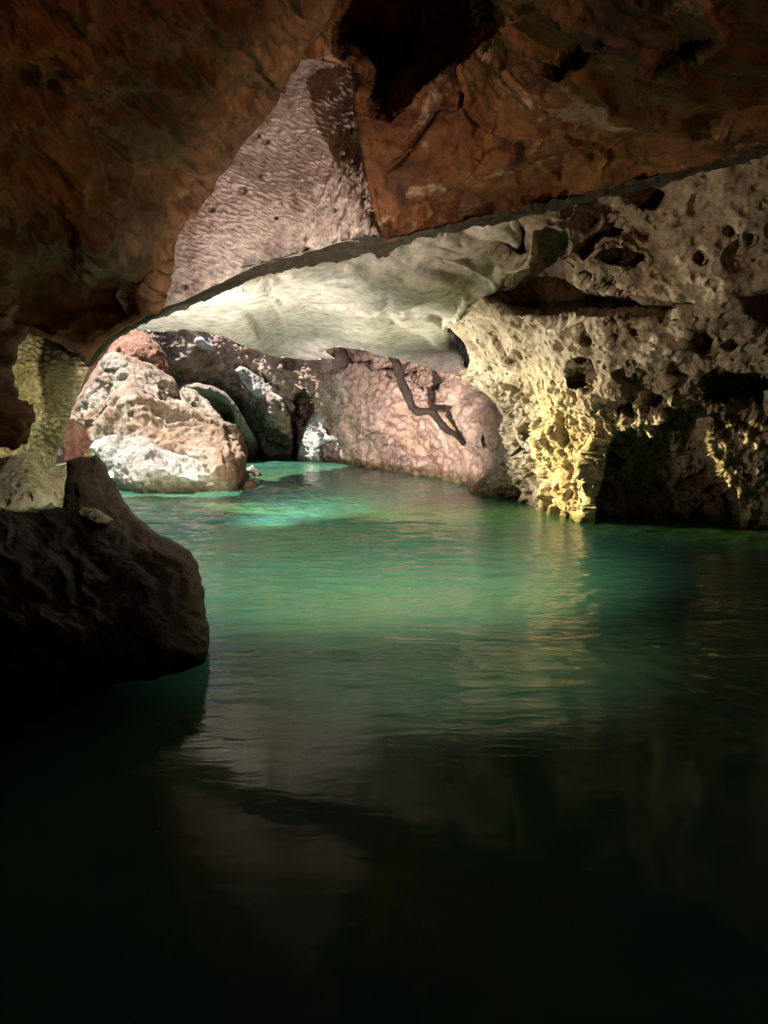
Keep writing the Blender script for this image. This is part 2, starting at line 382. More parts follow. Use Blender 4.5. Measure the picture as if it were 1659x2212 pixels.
def d_pale(V, x, y, D):
    # thin overlapping shells of flowstone: broad smooth lobes that end in crisp lips
    u = (x*.95 + y*.25); v = (-x*.22 + y*.97)
    q = np.stack([u/210, v/62, 0*x], -1) + .35*np.stack([perlin(np.stack([x/120, y/70, 0*x], -1)), perlin(np.stack([x/110, y/60, 0*x+4], -1)), 0*x], -1)
    F1, F2, idn = worley(q + 2.3); G1, G2, jd = worley(q*2.3 + 7)
    r = .55*(idn - .5)*sst(0, .16, F2-F1) - .45*F1*F1 + .12*(jd-.5)*sst(0, .2, G2-G1)*sst(-.1, .3, perlin(q*1.5))
    c1 = np.abs(perlin(np.stack([x/60, y/22, 0*x+1], -1)))
    return .7*r + .25*fbm(V*.2, 2) - .06*np.exp(-(c1/.05)**2)*sst(0, .3, perlin(q)) + .006*fbm(V*2, 3) - .06*pits(V, .9, .3, .25)
def d_pink(V, x, y, D):
    k = D/40
    st = (x*.5 + y*.9)
    q = np.stack([(x*.87 - y*.5)/60, st/11, 0*x], -1); q[:, 1] += .8*perlin(np.stack([x/50, y/50, 0*x+3], -1))
    return k*(.7*fbm(V*.22, 4, gain=.55) + .07*fbm(q, 3) + .26*fbm(V*1.1, 4, gain=.6)) - .6*k*pits(V, 2.3, .4, .45) - .28*k*pits(V+7, 1.0, .42, .5) - .12*k*pits(V+5, .45, .42, .5) - .5*k*billow(V*.3, 2)
def d_pit(V, x, y, D):
    k = D/17
    low = sst(780, 900, y + .10*(x-1200) + 60*perlin(np.stack([x/90, y/90, 0*x], -1)))   # rough, spongy stone lower down
    smooth = 1 - sst(1010, 1160, x + .4*(y-700) + 40*perlin(np.stack([x/70, y/70, 0*x+5], -1)))
    rgt = sst(1180, 1330, x)
    m1 = sst(-.15, .25, perlin(V*.33+2))
    r = .40*fbm(V*.32, 3) + .14*fbm(V*1.2, 4, gain=.55)*(1-.6*smooth)
    r -= .5*pits(V*[1, 1, 1.25], 1.15, .45, .7, .10)*m1*rgt
    r -= .22*pits(V+3, .55, .42, .6)*(1-smooth)*(.35+.65*sst(-.2, .2, perlin(V*.5+6)))
    r -= .10*pits(V+5, .27, .42, .35)*(1-smooth)
    r -= .035*pits(V+9, .5, .3, .25)*smooth
    r += low*(.22*fbm(V*[1.9, 1.9, 1.3], 5, gain=.64) - .12*pits(V+1, .34, .45, .35) - .16*billow(V*[1.3, 1.3, .8], 3))
    r -= .22*billow(V*[.45, .45, .8] + 3, 3)*(1-.5*smooth)
    return k*r
def d_rough(a=.35, s=.45, pit=.2, ps=1.):
    def f(V, x, y, D):
        F1, F2, idn = worley(V*s*[1.5, 1.5, 1.9] + .3*np.stack([perlin(V*s*2), perlin(V*s*2+4), perlin(V*s*2+8)], -1))
        return a*fbm(V*s, 5, gain=.55) + a*(.75*(idn-.5) - .5*F1)*sst(0, .12, F2-F1) + .22*a*billow(V*s*6, 4, .62) - .35*pit*pits(V+3, ps*.35, .42, .5) - pit*pits(V+a*9, ps, .4, .45) - a*.5*billow(V*s*1.7, 3)
    return f

NS = 1.75      # the near vault is this much larger than first measured
# ------------------------------------------------------------------ near ceiling, left
A_edge = [(735, -60), (728, 10), (700, 62), (668, 95), (655, 118), (640, 150), (612, 178), (602, 215), (575, 255), (548, 290), (520, 318), (500, 352), (472, 385), (462, 410), (438, 440), (426, 462), (400, 482), (386, 505), (378, 545), (368, 580), (352, 620), (340, 655), (318, 682), (285, 700), (255, 718), (225, 742), (204, 768), (188, 792), (176, 782), (160, 762), (130, 742), (92, 728), (62, 722), (40, 746), (27, 800), (33, 850), (44, 900), (50, 945), (25, 966), (-80, 972), (-320, 980), (-320, -60)]
o = rock('cave_ceiling', A_edge, [(0, 0, 3.3), (350, 0, 4.0), (700, 0, 5.0), (0, 300, 4.2), (300, 300, 5.2), (560, 260, 6.6), (0, 600, 5.6), (200, 560, 6.2), (400, 480, 7.3), (120, 640, 7.6), (250, 640, 8.2), (320, 670, 7.9), (185, 780, 7.6), (0, 750, 5.4), (0, 960, 5.6), (50, 760, 6.2), (100, 720, 6.8), (-300, 500, 4.2), (-300, 0, 3)],
     M['brown'], k=NS, step=3, disp=d_lumps(.15, 62., .012), rough=5, rim=(26, .35), thick=2.0, seed=1,
     cuts=[([(70, 600), (150, 540), (330, 500), (395, 540), (350, 640), (230, 715), (100, 700), (70, 660)], .45, 60)])
tag(o, kind='structure')
# near ceiling, right slab
D_bot = [(1900, 262), (1659, 322), (1540, 352), (1400, 388), (1290, 412), (1200, 436), (1090, 462), (1000, 482), (940, 492), (900, 506), (860, 518), (838, 524), (822, 514)]
Dz = [(640, -80), (1900, -80)] + D_bot + [(812, 470), (800, 420), (786, 350), (772, 280), (764, 200), (758, 152), (735, 140), (700, 126), (660, 130), (630, 100)]
D_ctrl = [(700, 0, 6.0), (1000, 0, 5.2), (1400, 0, 4.2), (1659, 0, 3.6), (760, 200, 7.2), (1000, 200, 6.8), (1300, 150, 5.6), (1659, 150, 4.6), (820, 500, 7.9), (1000, 470, 8.1), (1200, 425, 8.0), (1400, 375, 7.6), (1659, 310, 6.6), (1500, 250, 5.8), (900, 380, 7.3), (1100, 340, 7.0), (1300, 300, 6.6), (740, 100, 8.2)]
o = rock('cave_ceiling', Dz, D_ctrl, M['orange'], k=NS, step=3, disp=d_blocks, rough=3, rim=(8, .1), thick=1.1, seed=2, shrink=.1,
     cuts=[([(680, 70), (720, -60), (900, -80), (1060, -60), (1090, 60), (1010, 130), (900, 190), (840, 260), (790, 240), (765, 150), (720, 125)], 2.4, 60), ([(1150, 160), (1260, 80), (1330, 60), (1300, 120), (1200, 180)], .8, 16), ([(1380, 120), (1500, 60), (1560, 70), (1520, 120), (1420, 150)], .5, 14)])
tag(o, kind='structure')
# lower lip of the slab, seen from beneath
lip = [(1900, 262), (1659, 318), (1400, 384), (1200, 431), (1000, 477), (900, 502), (838, 518), (815, 510), (750, 514), (690, 530), (650, 545), (560, 566), (520, 580), (480, 602), (440, 622), (400, 642), (340, 664), (300, 690), (240, 722), (200, 762), (186, 792), (196, 792), (215, 768), (250, 735), (300, 707), (350, 684), (400, 668), (480, 634), (560, 598), (650, 578), (740, 562), (800, 548), (812, 549), (822, 562), (830, 552), (834, 558), (841, 545), (856, 536), (900, 517), (1000, 497), (1100, 478), (1200, 455), (1300, 428), (1400, 408), (1540, 368), (1659, 336), (1900, 290)]
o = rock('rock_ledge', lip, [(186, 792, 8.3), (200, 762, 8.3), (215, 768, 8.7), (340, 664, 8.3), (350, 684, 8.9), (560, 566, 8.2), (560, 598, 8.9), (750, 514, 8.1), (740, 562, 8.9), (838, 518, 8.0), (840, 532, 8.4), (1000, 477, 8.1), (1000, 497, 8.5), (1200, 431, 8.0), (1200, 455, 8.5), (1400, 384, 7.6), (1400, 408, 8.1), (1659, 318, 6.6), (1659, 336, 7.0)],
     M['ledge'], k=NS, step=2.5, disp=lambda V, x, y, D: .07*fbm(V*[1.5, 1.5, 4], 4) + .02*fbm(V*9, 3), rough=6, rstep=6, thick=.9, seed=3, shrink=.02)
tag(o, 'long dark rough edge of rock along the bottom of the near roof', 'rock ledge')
# flowstone curtain
C_poly = [(600, 100), (655, 112), (700, 126), (735, 134), (760, 150), (764, 200), (772, 280), (786, 350), (800, 420), (812, 470), (824, 522), (750, 520), (690, 536), (650, 551), (560, 572), (480, 608), (400, 648), (330, 674), (280, 690), (250, 640), (290, 560), (330, 480), (400, 400), (480, 300), (560, 200)]
o = rock('flowstone_curtain', C_poly, [(655, 112, 8.5), (760, 150, 8.3), (600, 220, 8.35), (780, 330, 8.1), (500, 400, 8.2), (700, 400, 8.1), (820, 515, 8.08), (650, 545, 8.26), (400, 640, 8.32), (330, 665, 8.36), (420, 520, 8.2), (560, 560, 8.28)],
     M['curtain'], k=NS, step=1.6, disp=d_curtain, rough=3, thick=.6, seed=4, shrink=.02)
tag(o, 'pale pinkish flowstone sheet covered in fine ripples, hanging between two dark rocks', 'flowstone')

# ------------------------------------------------------------------ left pillar, shelf, near rock
B_poly = [(-40, 980), (-40, 700), (60, 690), (190, 770), (190, 800), (168, 850), (152, 895), (138, 945), (122, 985), (118, 1010), (145, 1000), (150, 1030), (140, 1060), (135, 1110), (60, 1125), (-60, 1130), (-200, 1120), (-200, 980)]
def d_pillar(V, x, y, D):
    v = np.stack([x/9, y/6, 0*x], -1) + .8*np.stack([perlin(V*2), perlin(V*2+3), 0*x], -1)
    lowp = sst(960, 1010, y)
    return .055*perlin(v)*(1-lowp) + .02*fbm(V*6, 3) + .05*fbm(V*1.2, 2) - lowp*.06*pits(V, .16, .45, .8)
o = rock('rock_pillar', B_poly, [(60, 720, 9.2), (150, 750, 9.0), (185, 790, 9.6), (100, 800, 8.7), (150, 850, 9.3), (50, 850, 8.8), (90, 900, 8.7), (125, 960, 9.7), (60, 960, 8.6), (120, 1005, 9.6), (90, 1010, 8.4), (0, 1000, 8.0), (140, 1040, 8.2), (0, 1100, 7.2), (130, 1105, 7.4), (-150, 1050, 7.2)],
     M['shelf'], k=NS, step=1.8, disp=d_pillar, rough=3, rstep=7, rim=(30, .8), thick=1.0, seed=5, shrink=.1)
tag(o, 'rough yellowish rock pillar with a spongy foot at the left edge', 'rock pillar')
K_poly = [(-200, 1112), (0, 1108), (60, 1106), (110, 1100), (136, 1096), (140, 1060), (147, 1020), (144, 996), (165, 986), (207, 984), (228, 1004), (240, 1030), (262, 1070), (285, 1103), (312, 1132), (350, 1158), (385, 1172), (408, 1190), (430, 1222), (436, 1250), (444, 1290), (446, 1330), (452, 1385), (450, 1420), (440, 1500), (438, 1560), (420, 1640), (-200, 1760)]
o = rock('boulder', K_poly, [(0, 1110, 6.6), (140, 1100, 6.7), (175, 990, 7.6), (230, 1010, 7.5), (262, 1070, 7.1), (385, 1172, 6.2), (440, 1260, 5.8), (452, 1385, 5.5), (330, 1300, 5.1), (200, 1200, 5.6), (100, 1400, 4.5), (0, 1250, 4.8), (0, 1600, 4.1), (250, 1450, 4.9), (380, 1420, 5.1), (440, 1500, 5.9), (300, 1600, 5.6), (0, 1740, 4.6), (-200, 1500, 4.2)],
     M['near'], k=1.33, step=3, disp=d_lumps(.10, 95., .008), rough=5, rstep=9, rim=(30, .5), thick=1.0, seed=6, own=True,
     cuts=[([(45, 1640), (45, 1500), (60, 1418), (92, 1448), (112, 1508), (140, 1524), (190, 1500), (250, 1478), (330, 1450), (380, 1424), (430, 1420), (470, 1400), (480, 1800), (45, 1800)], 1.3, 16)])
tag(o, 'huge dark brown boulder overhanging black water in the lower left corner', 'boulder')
o = rock('stone', [(165, 1108), (178, 1096), (205, 1097), (225, 1108), (243, 1122), (232, 1132), (205, 1130), (180, 1118)], [(170, 1105, 6.7), (205, 1100, 6.6), (240, 1125, 6.45), (205, 1118, 6.3)], M['shelf'], k=1.34, step=1.5, disp=lambda V, x, y, D: .03*fbm(V*9, 3)-.03*pits(V, .09, .45, .8), rough=2, rstep=5, rim=(8, .1), thick=.3, seed=7, own=True)
tag(o, 'small pale pitted stone lying on top of the big dark boulder', 'stone')

# ------------------------------------------------------------------ mid distance ceiling
HC = 3.3
F_poly = [(240, 690), (300, 640), (500, 560), (700, 500), (900, 440), (1120, 400), (1130, 560), (1060, 640), (1010, 660), (985, 705), (962, 712), (985, 748), (1003, 775), (1006, 800), (982, 812), (954, 806), (920, 795), (892, 786), (833, 769), (790, 757), (733, 750), (700, 757), (725, 775), (660, 778), (600, 772), (556, 760), (520, 745), (480, 728), (445, 716), (400, 712), (352, 716), (300, 716)]
F_ctrl = [(x, y, max(16.6, cd(y, HC))) for x, y in ((300, 700), (450, 640), (420, 705), (600, 600), (600, 760), (760, 560), (800, 680), (700, 750), (900, 760), (1000, 800), (560, 690))] + [(900, 600, 16.8), (1000, 500, 16.2), (950, 680, 19.5), (1050, 620, 17.5), (1100, 480, 15.6)]
o = rock('cave_ceiling', F_poly, F_ctrl, M['pale'], step=3, disp=d_pale, rough=3, rim=(14, .5), thick=1.3, seed=8, shrink=.03)
tag(o, kind='structure')

# ------------------------------------------------------------------ right wall
I_poly = [(1040, 380), (1300, 330), (1659, 240), (2050, 180), (2050, 1300), (1659, 1300), (1240, 1240), (1100, 1180), (1000, 1150), (1005, 1062), (1040, 1040), (1067, 1006), (1083, 948), (1087, 898), (1058, 856), (1010, 828), (978, 813), (1008, 806), (1014, 780), (1006, 748), (987, 724), (970, 705), (986, 665), (1012, 625), (1045, 590), (1050, 500)]
I_ctrl = [(1060, 480, 16), (1300, 450, 15.4), (1659, 330, 13.6), (1659, 600, 14.6), (1659, 900, 16.5), (1659, 1145, wd(1145)), (1400, 700, 16.3), (1275, 1135, wd(1135)), (1180, 1112, wd(1112)), (1120, 1085, wd(1085)), (1060, 1072, wd(1072)), (1010, 1062, wd(1062)), (1000, 1160, wd(1062)), (1100, 1180, wd(1085)), (1250, 1250, wd(1130)), (1659, 1290, wd(1145)), (1060, 700, 20), (1000, 780, 23), (1100, 850, 22.5), (1080, 930, 27), (1140, 960, 23), (1200, 800, 18.5), (1300, 900, 18), (1240, 1000, 19.5), (1900, 700, 14), (1900, 1100, 17), (1150, 560, 16), (1450, 950, 17.6)]
cuts_I = [
 ([(1055, 480), (1090, 472), (1120, 470), (1140, 500), (1135, 548), (1110, 560), (1080, 545), (1062, 520)], 1.2, 16),
 ([(1150, 500), (1180, 488), (1225, 495), (1235, 530), (1220, 560), (1240, 590), (1275, 618), (1330, 628), (1390, 640), (1440, 640), (1500, 645), (1520, 660), (1470, 668), (1450, 700), (1380, 690), (1320, 683), (1250, 684), (1180, 690), (1110, 682), (1050, 650), (1030, 622), (1060, 612), (1110, 606), (1145, 585), (1152, 545)], 3.2, 26),
 ([(1270, 1240), (1275, 1120), (1290, 1010), (1310, 960), (1360, 930), (1400, 935), (1440, 880), (1470, 865), (1520, 870), (1528, 930), (1545, 985), (1560, 1020), (1590, 1060), (1600, 1110), (1605, 1240)], 2.4, 22),
 ([(1510, 815), (1560, 800), (1620, 812), (1680, 830), (1680, 900), (1620, 880), (1560, 872), (1520, 868)], 1.8, 14),
 ([(1220, 800), (1262, 790), (1282, 815), (1260, 850), (1225, 838)], .9, 14),
 ([(1335, 855), (1380, 850), (1395, 880), (1370, 905), (1330, 890)], .9, 14),
 ([(1485, 700), (1530, 705), (1545, 735), (1520, 770), (1480, 755), (1470, 725)], 1.1, 12),
 ([(1345, 400), (1390, 395), (1425, 430), (1410, 455), (1380, 450), (1350, 430)], .8, 12),
 ([(1590, 640), (1680, 620), (1680, 730), (1630, 700)], 1.2, 14),
 ([(1115, 925), (1140, 915), (1152, 945), (1135, 960), (1118, 950)], .5, 8),
 ([(1115, 955), (1132, 962), (1152, 975), (1140, 985), (1125, 975)], .6, 6),
 ([(1240, 540), (1300, 500), (1330, 480), (1345, 500), (1300, 525), (1262, 562)], .7, 9),
 ([(1280, 550), (1350, 540), (1390, 560), (1370, 580), (1310, 570)], .5, 9),
 ([(1440, 790), (1475, 780), (1485, 815), (1455, 835), (1432, 815)], 1.0, 12)]
for _ in range(34):     # extra dissolved hollows on the right
    hx = random.uniform(1250, 1700); hy = random.uniform(680, 900) if random.random() < .7 else random.uniform(430, 620); r_ = random.uniform(6, 19)
    n_ = 8; cuts_I.append(([(hx + r_*random.uniform(.7, 1.3)*math.cos(a*6.283/n_), hy + .8*r_*random.uniform(.7, 1.3)*math.sin(a*6.283/n_)) for a in range(n_)], r_*.035, 6, 2))
o = rock('cave_wall', I_poly, I_ctrl, M['cream'], step=2.0, disp=d_pit, rough=2.5, rstep=9, rim=(22, 1.2), thick=2.0, seed=9, cuts=cuts_I, shrink=.03)
tag(o, kind='structure')
def small_rock(name, outline, ctrl, mat, lab, cat='boulder', step=2.0, a=.3, s=.5, pit=.2, ps=1., rim=(18, 1.2), thick=2.5, seed=10, rough=3, rstep=8, cuts=(), group=None, shrink=.3):
    o = rock(name, outline, ctrl, mat, step=step, disp=d_rough(a, s, pit, ps), rough=rough, rstep=rstep, rim=rim, thick=thick, seed=seed, own=True, cuts=cuts, shrink=shrink)
    return tag(o, lab, cat, group)
small_rock('rock', [(1008, 1068), (1022, 1048), (1050, 1026), (1072, 1020), (1092, 1032), (1100, 1062), (1102, 1110), (1010, 1110)], [(1015, 1066, wd(1066)), (1060, 1030, wd(1068)), (1095, 1070, wd(1072)), (1060, 1100, wd(1070))], M['pink'], 'low craggy rock at the waterline where the pink wall meets the yellow lit foot', 'rock', a=.15, s=1., pit=.1, ps=.5, rim=(10, .5), thick=1., seed=11)

# ------------------------------------------------------------------ far pink wall and the stone behind the boulders
G_poly = [(250, 560), (600, 560), (800, 600), (980, 690), (1130, 780), (1160, 1130), (900, 1140), (640, 1080), (500, 1060), (400, 1000), (250, 970)]
G_ctrl = [(540, 987, wd(987)), (640, 990, wd(990)), (700, 997, wd(997)), (770, 1005, wd(1005)), (860, 1020, wd(1020)), (930, 1032, wd(1032)), (1000, 1048, wd(1048)), (1060, 1062, wd(1062)), (1150, 1062, wd(1062)), (1000, 1120, wd(1048)), (860, 1120, wd(1020)), (640, 1080, wd(995)),
  (250, 700, 64), (330, 620, 72), (450, 600, 78), (600, 600, 80), (800, 640, 62), (980, 700, 44), (450, 710, 74), (560, 775, 76), (700, 775, 62), (850, 775, 47), (1000, 820, 36), (1100, 850, 31), (560, 900, 78), (650, 900, 74), (800, 900, 46), (900, 900, 38), (1000, 950, 33.5), (400, 850, 68), (350, 780, 64), (480, 860, 74), (560, 850, 76), (330, 980, 66), (450, 980, 82)]
cuts_G = [([(632, 860), (655, 842), (674, 860), (676, 900), (668, 930), (662, 970), (655, 1000), (628, 1000), (625, 930)], 9, 12),
 ([(446, 862), (470, 868), (498, 882), (506, 900), (502, 914), (480, 916), (455, 905), (442, 880)], 12, 8, 2),
 ([(696, 757), (730, 748), (840, 762), (900, 780), (960, 808), (940, 832), (880, 812), (820, 800), (760, 785), (720, 780)], 2.5, 9),
 ([(688, 810), (722, 790), (760, 800), (745, 815), (700, 825)], 1.2, 7), ([(588, 775), (620, 765), (660, 780), (640, 800), (600, 795)], 2.0, 9),
 ([(500, 740), (520, 735), (528, 752), (508, 760)], 1.5, 5), ([(590, 865), (612, 860), (622, 885), (605, 900), (592, 885)], 2, 6),
 ([(830, 795), (845, 792), (852, 808), (838, 812)], 1.5, 5), ([(560, 800), (590, 805), (620, 840), (600, 850), (570, 830)], 1.5, 8)]
o = rock('cave_wall', G_poly, G_ctrl, M['pink'], step=2.0, disp=d_pink, rough=4, thick=3, seed=12, cuts=cuts_G, shrink=.03)
tag(o, kind='structure')
o = rock('cave_wall', [(40, 560), (380, 560), (380, 1060), (40, 1060)], [(60, 560, 76), (340, 560, 76), (60, 700, 70), (340, 700, 74), (200, 900, 70), (60, 1040, 70), (360, 1040, 66)], M['russet'], step=4, disp=d_rough(.8, .2, .5, 2.5), rough=4, thick=3, seed=13, shrink=.03)
tag(o, kind='structure')
# a low bank by the far wall where the visitor stands
o = rock('ground', [(60, 998), (150, 996), (260, 1000), (300, 1030), (240, 1060), (60, 1050)], [(60, 998, wd(1005)+8), (150, 996, wd(1005)+8), (260, 1000, 60), (300, 1030, 44), (240, 1060, 36), (60, 1050, 40), (150, 1010, 57)], M['russet'], step=3, disp=lambda V, x, y, D: .05*fbm(V*.8, 3), rough=3, thick=1., seed=14, shrink=.02)
tag(o, kind='structure')

# ------------------------------------------------------------------ boulders beyond the arch
small_rock('boulder', [(150, 905), (168, 860), (195, 812), (215, 780), (240, 765), (275, 770), (318, 782), (350, 802), (372, 815), (392, 842), (405, 868), (432, 892), (465, 905), (496, 912), (512, 918), (528, 945), (536, 985), (530, 1020), (520, 1062), (510, 1100), (250, 1100), (205, 1040), (196, 1000), (200, 960), (185, 925)],
  [(160, 890, 44), (240, 775, 43), (320, 790, 42), (390, 850, 40), (300, 860, 36.5), (250, 940, 35.5), (380, 930, 34.5), (450, 940, 34.5), (420, 1000, 33), (500, 930, 36), (525, 1000, 34), (505, 1062, 32.5), (300, 1060, 33.5), (200, 1000, 37), (490, 1100, 32.5), (470, 1010, 31.8)],
  M['boulder'], 'largest boulder beyond the arch, brown and cream with a long sloping top', a=.55, s=.28, pit=.35, ps=1.6, rim=(30, 2.5), thick=5, seed=20,
  cuts=[([(352, 808), (395, 840), (402, 870), (385, 880), (350, 850), (345, 825)], 1.2, 12), ([(478, 920), (510, 915), (520, 950), (500, 975), (485, 950)], 1.0, 10), ([(272, 890), (292, 885), (298, 910), (280, 920)], .6, 8)])
small_rock('boulder', [(192, 968), (205, 950), (232, 941), (270, 940), (310, 948), (350, 962), (392, 980), (440, 992), (470, 1012), (496, 1016), (512, 1035), (518, 1062), (515, 1100), (270, 1100), (255, 1062), (235, 1025), (208, 990)],
  [(200, 965, 33.5), (270, 945, 33.5), (400, 985, 32.8), (300, 1000, 30.8), (400, 1030, 30.6), (290, 1062, wd(1063)), (400, 1063, wd(1064)), (510, 1060, wd(1061)), (500, 1030, 32), (230, 1000, 32.5), (400, 1100, wd(1064))],
  M['white'], 'long whitish boulder with a rounded back at the pool edge, before the largest', a=.28, s=.45, pit=.12, ps=.9, rim=(20, 1.6), thick=3.5, seed=21)
small_rock('boulder', [(228, 770), (240, 740), (270, 718), (302, 704), (322, 722), (345, 745), (362, 770), (374, 800), (372, 830), (340, 840), (280, 800), (230, 800)],
  [(300, 706, 50), (245, 745, 49), (300, 760, 47), (365, 790, 48), (340, 830, 47), (240, 800, 46)], M['russet'], 'reddish brown peaked boulder rising behind the largest boulder', a=.4, s=.35, pit=.2, rim=(16, 1.5), thick=4, seed=22)
small_rock('boulder', [(214, 782), (225, 765), (245, 758), (272, 768), (285, 785), (270, 800), (225, 800)], [(220, 785, 43), (250, 765, 42.5), (280, 790, 42), (250, 795, 41.5)], M['boulder'], 'small ochre boulder perched left on the top of the largest boulder', a=.2, s=.6, pit=.1, rim=(10, .8), thick=2, seed=23)
small_rock('boulder', [(384, 850), (395, 836), (420, 842), (445, 865), (470, 890), (486, 912), (470, 925), (430, 915), (400, 890)], [(390, 850, 44), (430, 858, 44), (475, 900, 42), (430, 900, 41)], M['boulder'], 'yellow brown boulder leaning behind the right shoulder of the largest boulder', a=.3, s=.5, pit=.15, rim=(12, 1.2), thick=3, seed=24)
small_rock('rock', [(518, 1030), (528, 1012), (545, 1005), (560, 1016), (566, 1026), (560, 1050), (520, 1050)], [(525, 1028, wd(1031)), (545, 1010, wd(1028)), (562, 1028, wd(1028)), (545, 1045, wd(1030))], M['white'], 'small pale rock breaking the water right of the largest boulder', 'rock', a=.15, s=.9, pit=.1, ps=.6, rim=(8, .8), thick=1.5, seed=25)
small_rock('boulder', [(642, 1010), (646, 965), (655, 930), (672, 895), (690, 872), (702, 890), (716, 905), (745, 925), (768, 950), (780, 985), (775, 1012), (700, 1030), (645, 1025)],
  [(650, 996, wd(997)), (660, 930, 72), (690, 880, 72), (740, 930, 66), (700, 990, wd(1000)), (770, 1000, wd(1004)), (700, 940, 66), (700, 1025, wd(1000))], M['white'], 'white crag standing in the far end of the pool beside the dark cleft', a=.9, s=.22, pit=.6, ps=2.5, rim=(14, 3), thick=6, seed=26, cuts=[([(700, 910), (722, 905), (742, 922), (728, 938), (704, 935)], 3, 7), ([(686, 965), (712, 955), (738, 968), (745, 1000), (700, 1004), (690, 990)], 3.5, 9)])
small_rock('rock', [(538, 985), (545, 950), (560, 930), (575, 945), (592, 960), (606, 948), (620, 962), (630, 990), (625, 1005), (540, 1000)], [(545, 985, wd(989)), (560, 940, 82), (605, 955, 80), (625, 990, wd(991)), (585, 985, wd(990))], M['white'], 'pale jagged rock at the far waterline left of the dark cleft', 'rock', a=.8, s=.25, pit=.5, ps=2, rim=(10, 2.5), thick=5, seed=27)
small_rock('rock', [(416, 740), (424, 728), (440, 732), (458, 748), (462, 758), (440, 756), (424, 750)], [(420, 738, 69), (445, 740, 68.5), (458, 755, 69)], M['white'], 'small white rock stuck high under the pale ceiling', 'rock', a=.12, s=1, pit=.08, ps=.6, rim=(7, .5), thick=4, seed=28, rough=2, shrink=.1)
small_rock('rock', [(508, 800), (520, 790), (545, 800), (560, 815), (590, 845), (612, 862), (608, 880), (580, 868), (552, 860), (530, 840)], [(515, 800, 71), (560, 830, 72), (605, 870, 71.5), (550, 855, 71)], M['white'], 'sunlit white crusted knob on the far wall above the arch hollow', 'rock', a=.5, s=.4, pit=.35, ps=1.2, rim=(9, 1.5), thick=5, seed=29, shrink=.1)

small_rock('rock_arch', [(385, 850), (388, 834), (420, 826), (455, 832), (485, 845), (508, 868), (524, 898), (545, 935), (566, 975), (575, 1010), (540, 1010), (534, 975), (520, 940), (508, 916), (504, 895), (488, 874), (462, 860), (430, 856), (400, 862)], [(390, 845, 66), (450, 845, 66), (500, 880, 67), (530, 930, 69), (560, 985, wd(992)), (545, 1005, wd(992))], M['cream'], 'grey arching band of rock over a dark hollow behind the largest boulder', 'rock arch', a=.3, s=.3, pit=.1, ps=1.5, rim=(9, 1.5), thick=3, seed=30, shrink=.02)
small_rock('rock', [(512, 830), (540, 815), (575, 840), (610, 868), (628, 900), (634, 950), (630, 1005), (572, 1010), (560, 960), (540, 920), (522, 880)], [(520, 835, 73), (560, 850, 72), (610, 880, 71), (600, 940, 74), (560, 920, 74), (625, 990, wd(993)), (590, 990, wd(993))], M['pink'], 'mottled brown crag full of hollows between the grey arch and the dark cleft', 'rock', a=1.1, s=.25, pit=.9, ps=2.2, rim=(10, 2), thick=4, seed=31)
small_rock('stone', [(222, 1052), (230, 1042), (244, 1046), (252, 1058), (262, 1066), (262, 1080), (226, 1080)], [(230, 1050, wd(1066)), (250, 1060, wd(1068)), (240, 1076, wd(1068))], M['boulder'], 'small brown stone at the left end of the long whitish boulder', 'stone', a=.1, s=1.4, pit=.05, ps=.4, rim=(7, .4), thick=.8, seed=40)
small_rock('stone', [(524, 1052), (530, 1040), (545, 1036), (553, 1045), (556, 1060), (526, 1062)], [(530, 1048, wd(1052)), (548, 1045, wd(1050)), (540, 1058, wd(1051))], M['russet'], 'small brown stone in the water at the right end of the largest boulder', 'stone', a=.1, s=1.4, pit=.05, ps=.4, rim=(6, .4), thick=.8, seed=41)
# ------------------------------------------------------------------ dead branch, dark crack mark on the wall
def tube(name, pts, mat, sides=10, ang=.25, seed=0, parent=None):
    pts = [Vector(p[:3]) for p in pts], [p[3] for p in pts]
    P_, R_ = pts; V = []; F = []
    # resample
    S = []; 
    for i in range(len(P_)-1):
        n = 8
        for j in range(n):
            t = j/n
            p0 = P_[max(i-1, 0)]; p1 = P_[i]; p2 = P_[i+1]; p3 = P_[min(i+2, len(P_)-1)]
            q = .5*((2*p1) + (p2-p0)*t + (2*p0-5*p1+4*p2-p3)*t*t + (-p0+3*p1-3*p2+p3)*t**3)
            S.append((q, R_[i]*(1-t) + R_[i+1]*t))
    S.append((P_[-1], R_[-1]))
    for i, (q, r) in enumerate(S):
        d = (S[min(i+1, len(S)-1)][0] - S[max(i-1, 0)][0]).normalized(); a = d.cross(Vector((.1, 1, .05))).normalized(); b = d.cross(a)
        for k in range(sides):
            th = k/sides*6.2832; v = q + (a*math.cos(th) + b*math.sin(th))*r
            V.append(v)
    Vn = np.array(V); c = np.repeat(np.array([s[0] for s in S]), sides, 0); rr = np.repeat(np.array([s[1] for s in S]), sides)
    nz = fbm(Vn/ (np.max(rr)*2.2) + seed, 3)
    Vn = c + (Vn-c)*(.72 + 1.6*ang*nz)[:, None] + .5*rr[:, None]*np.stack([perlin(c*.9), perlin(c*.9+5), perlin(c*.9+9)], -1)
    n = len(S)
    for i in range(n-1):
        for k in range(sides): F.append((i*sides+k, i*sides+(k+1) % sides, (i+1)*sides+(k+1) % sides, (i+1)*sides+k))
    F.append(tuple(range(sides))[::-1]); F.append(tuple((n-1)*sides+k for k in range(sides)))
    return make_mesh(name, Vn, F, mat, parent=parent)
def ctube(name, lst, mat, **k): return tube(name, [(*at(x, y, D), r) for x, y, D, r in lst], mat, **k)
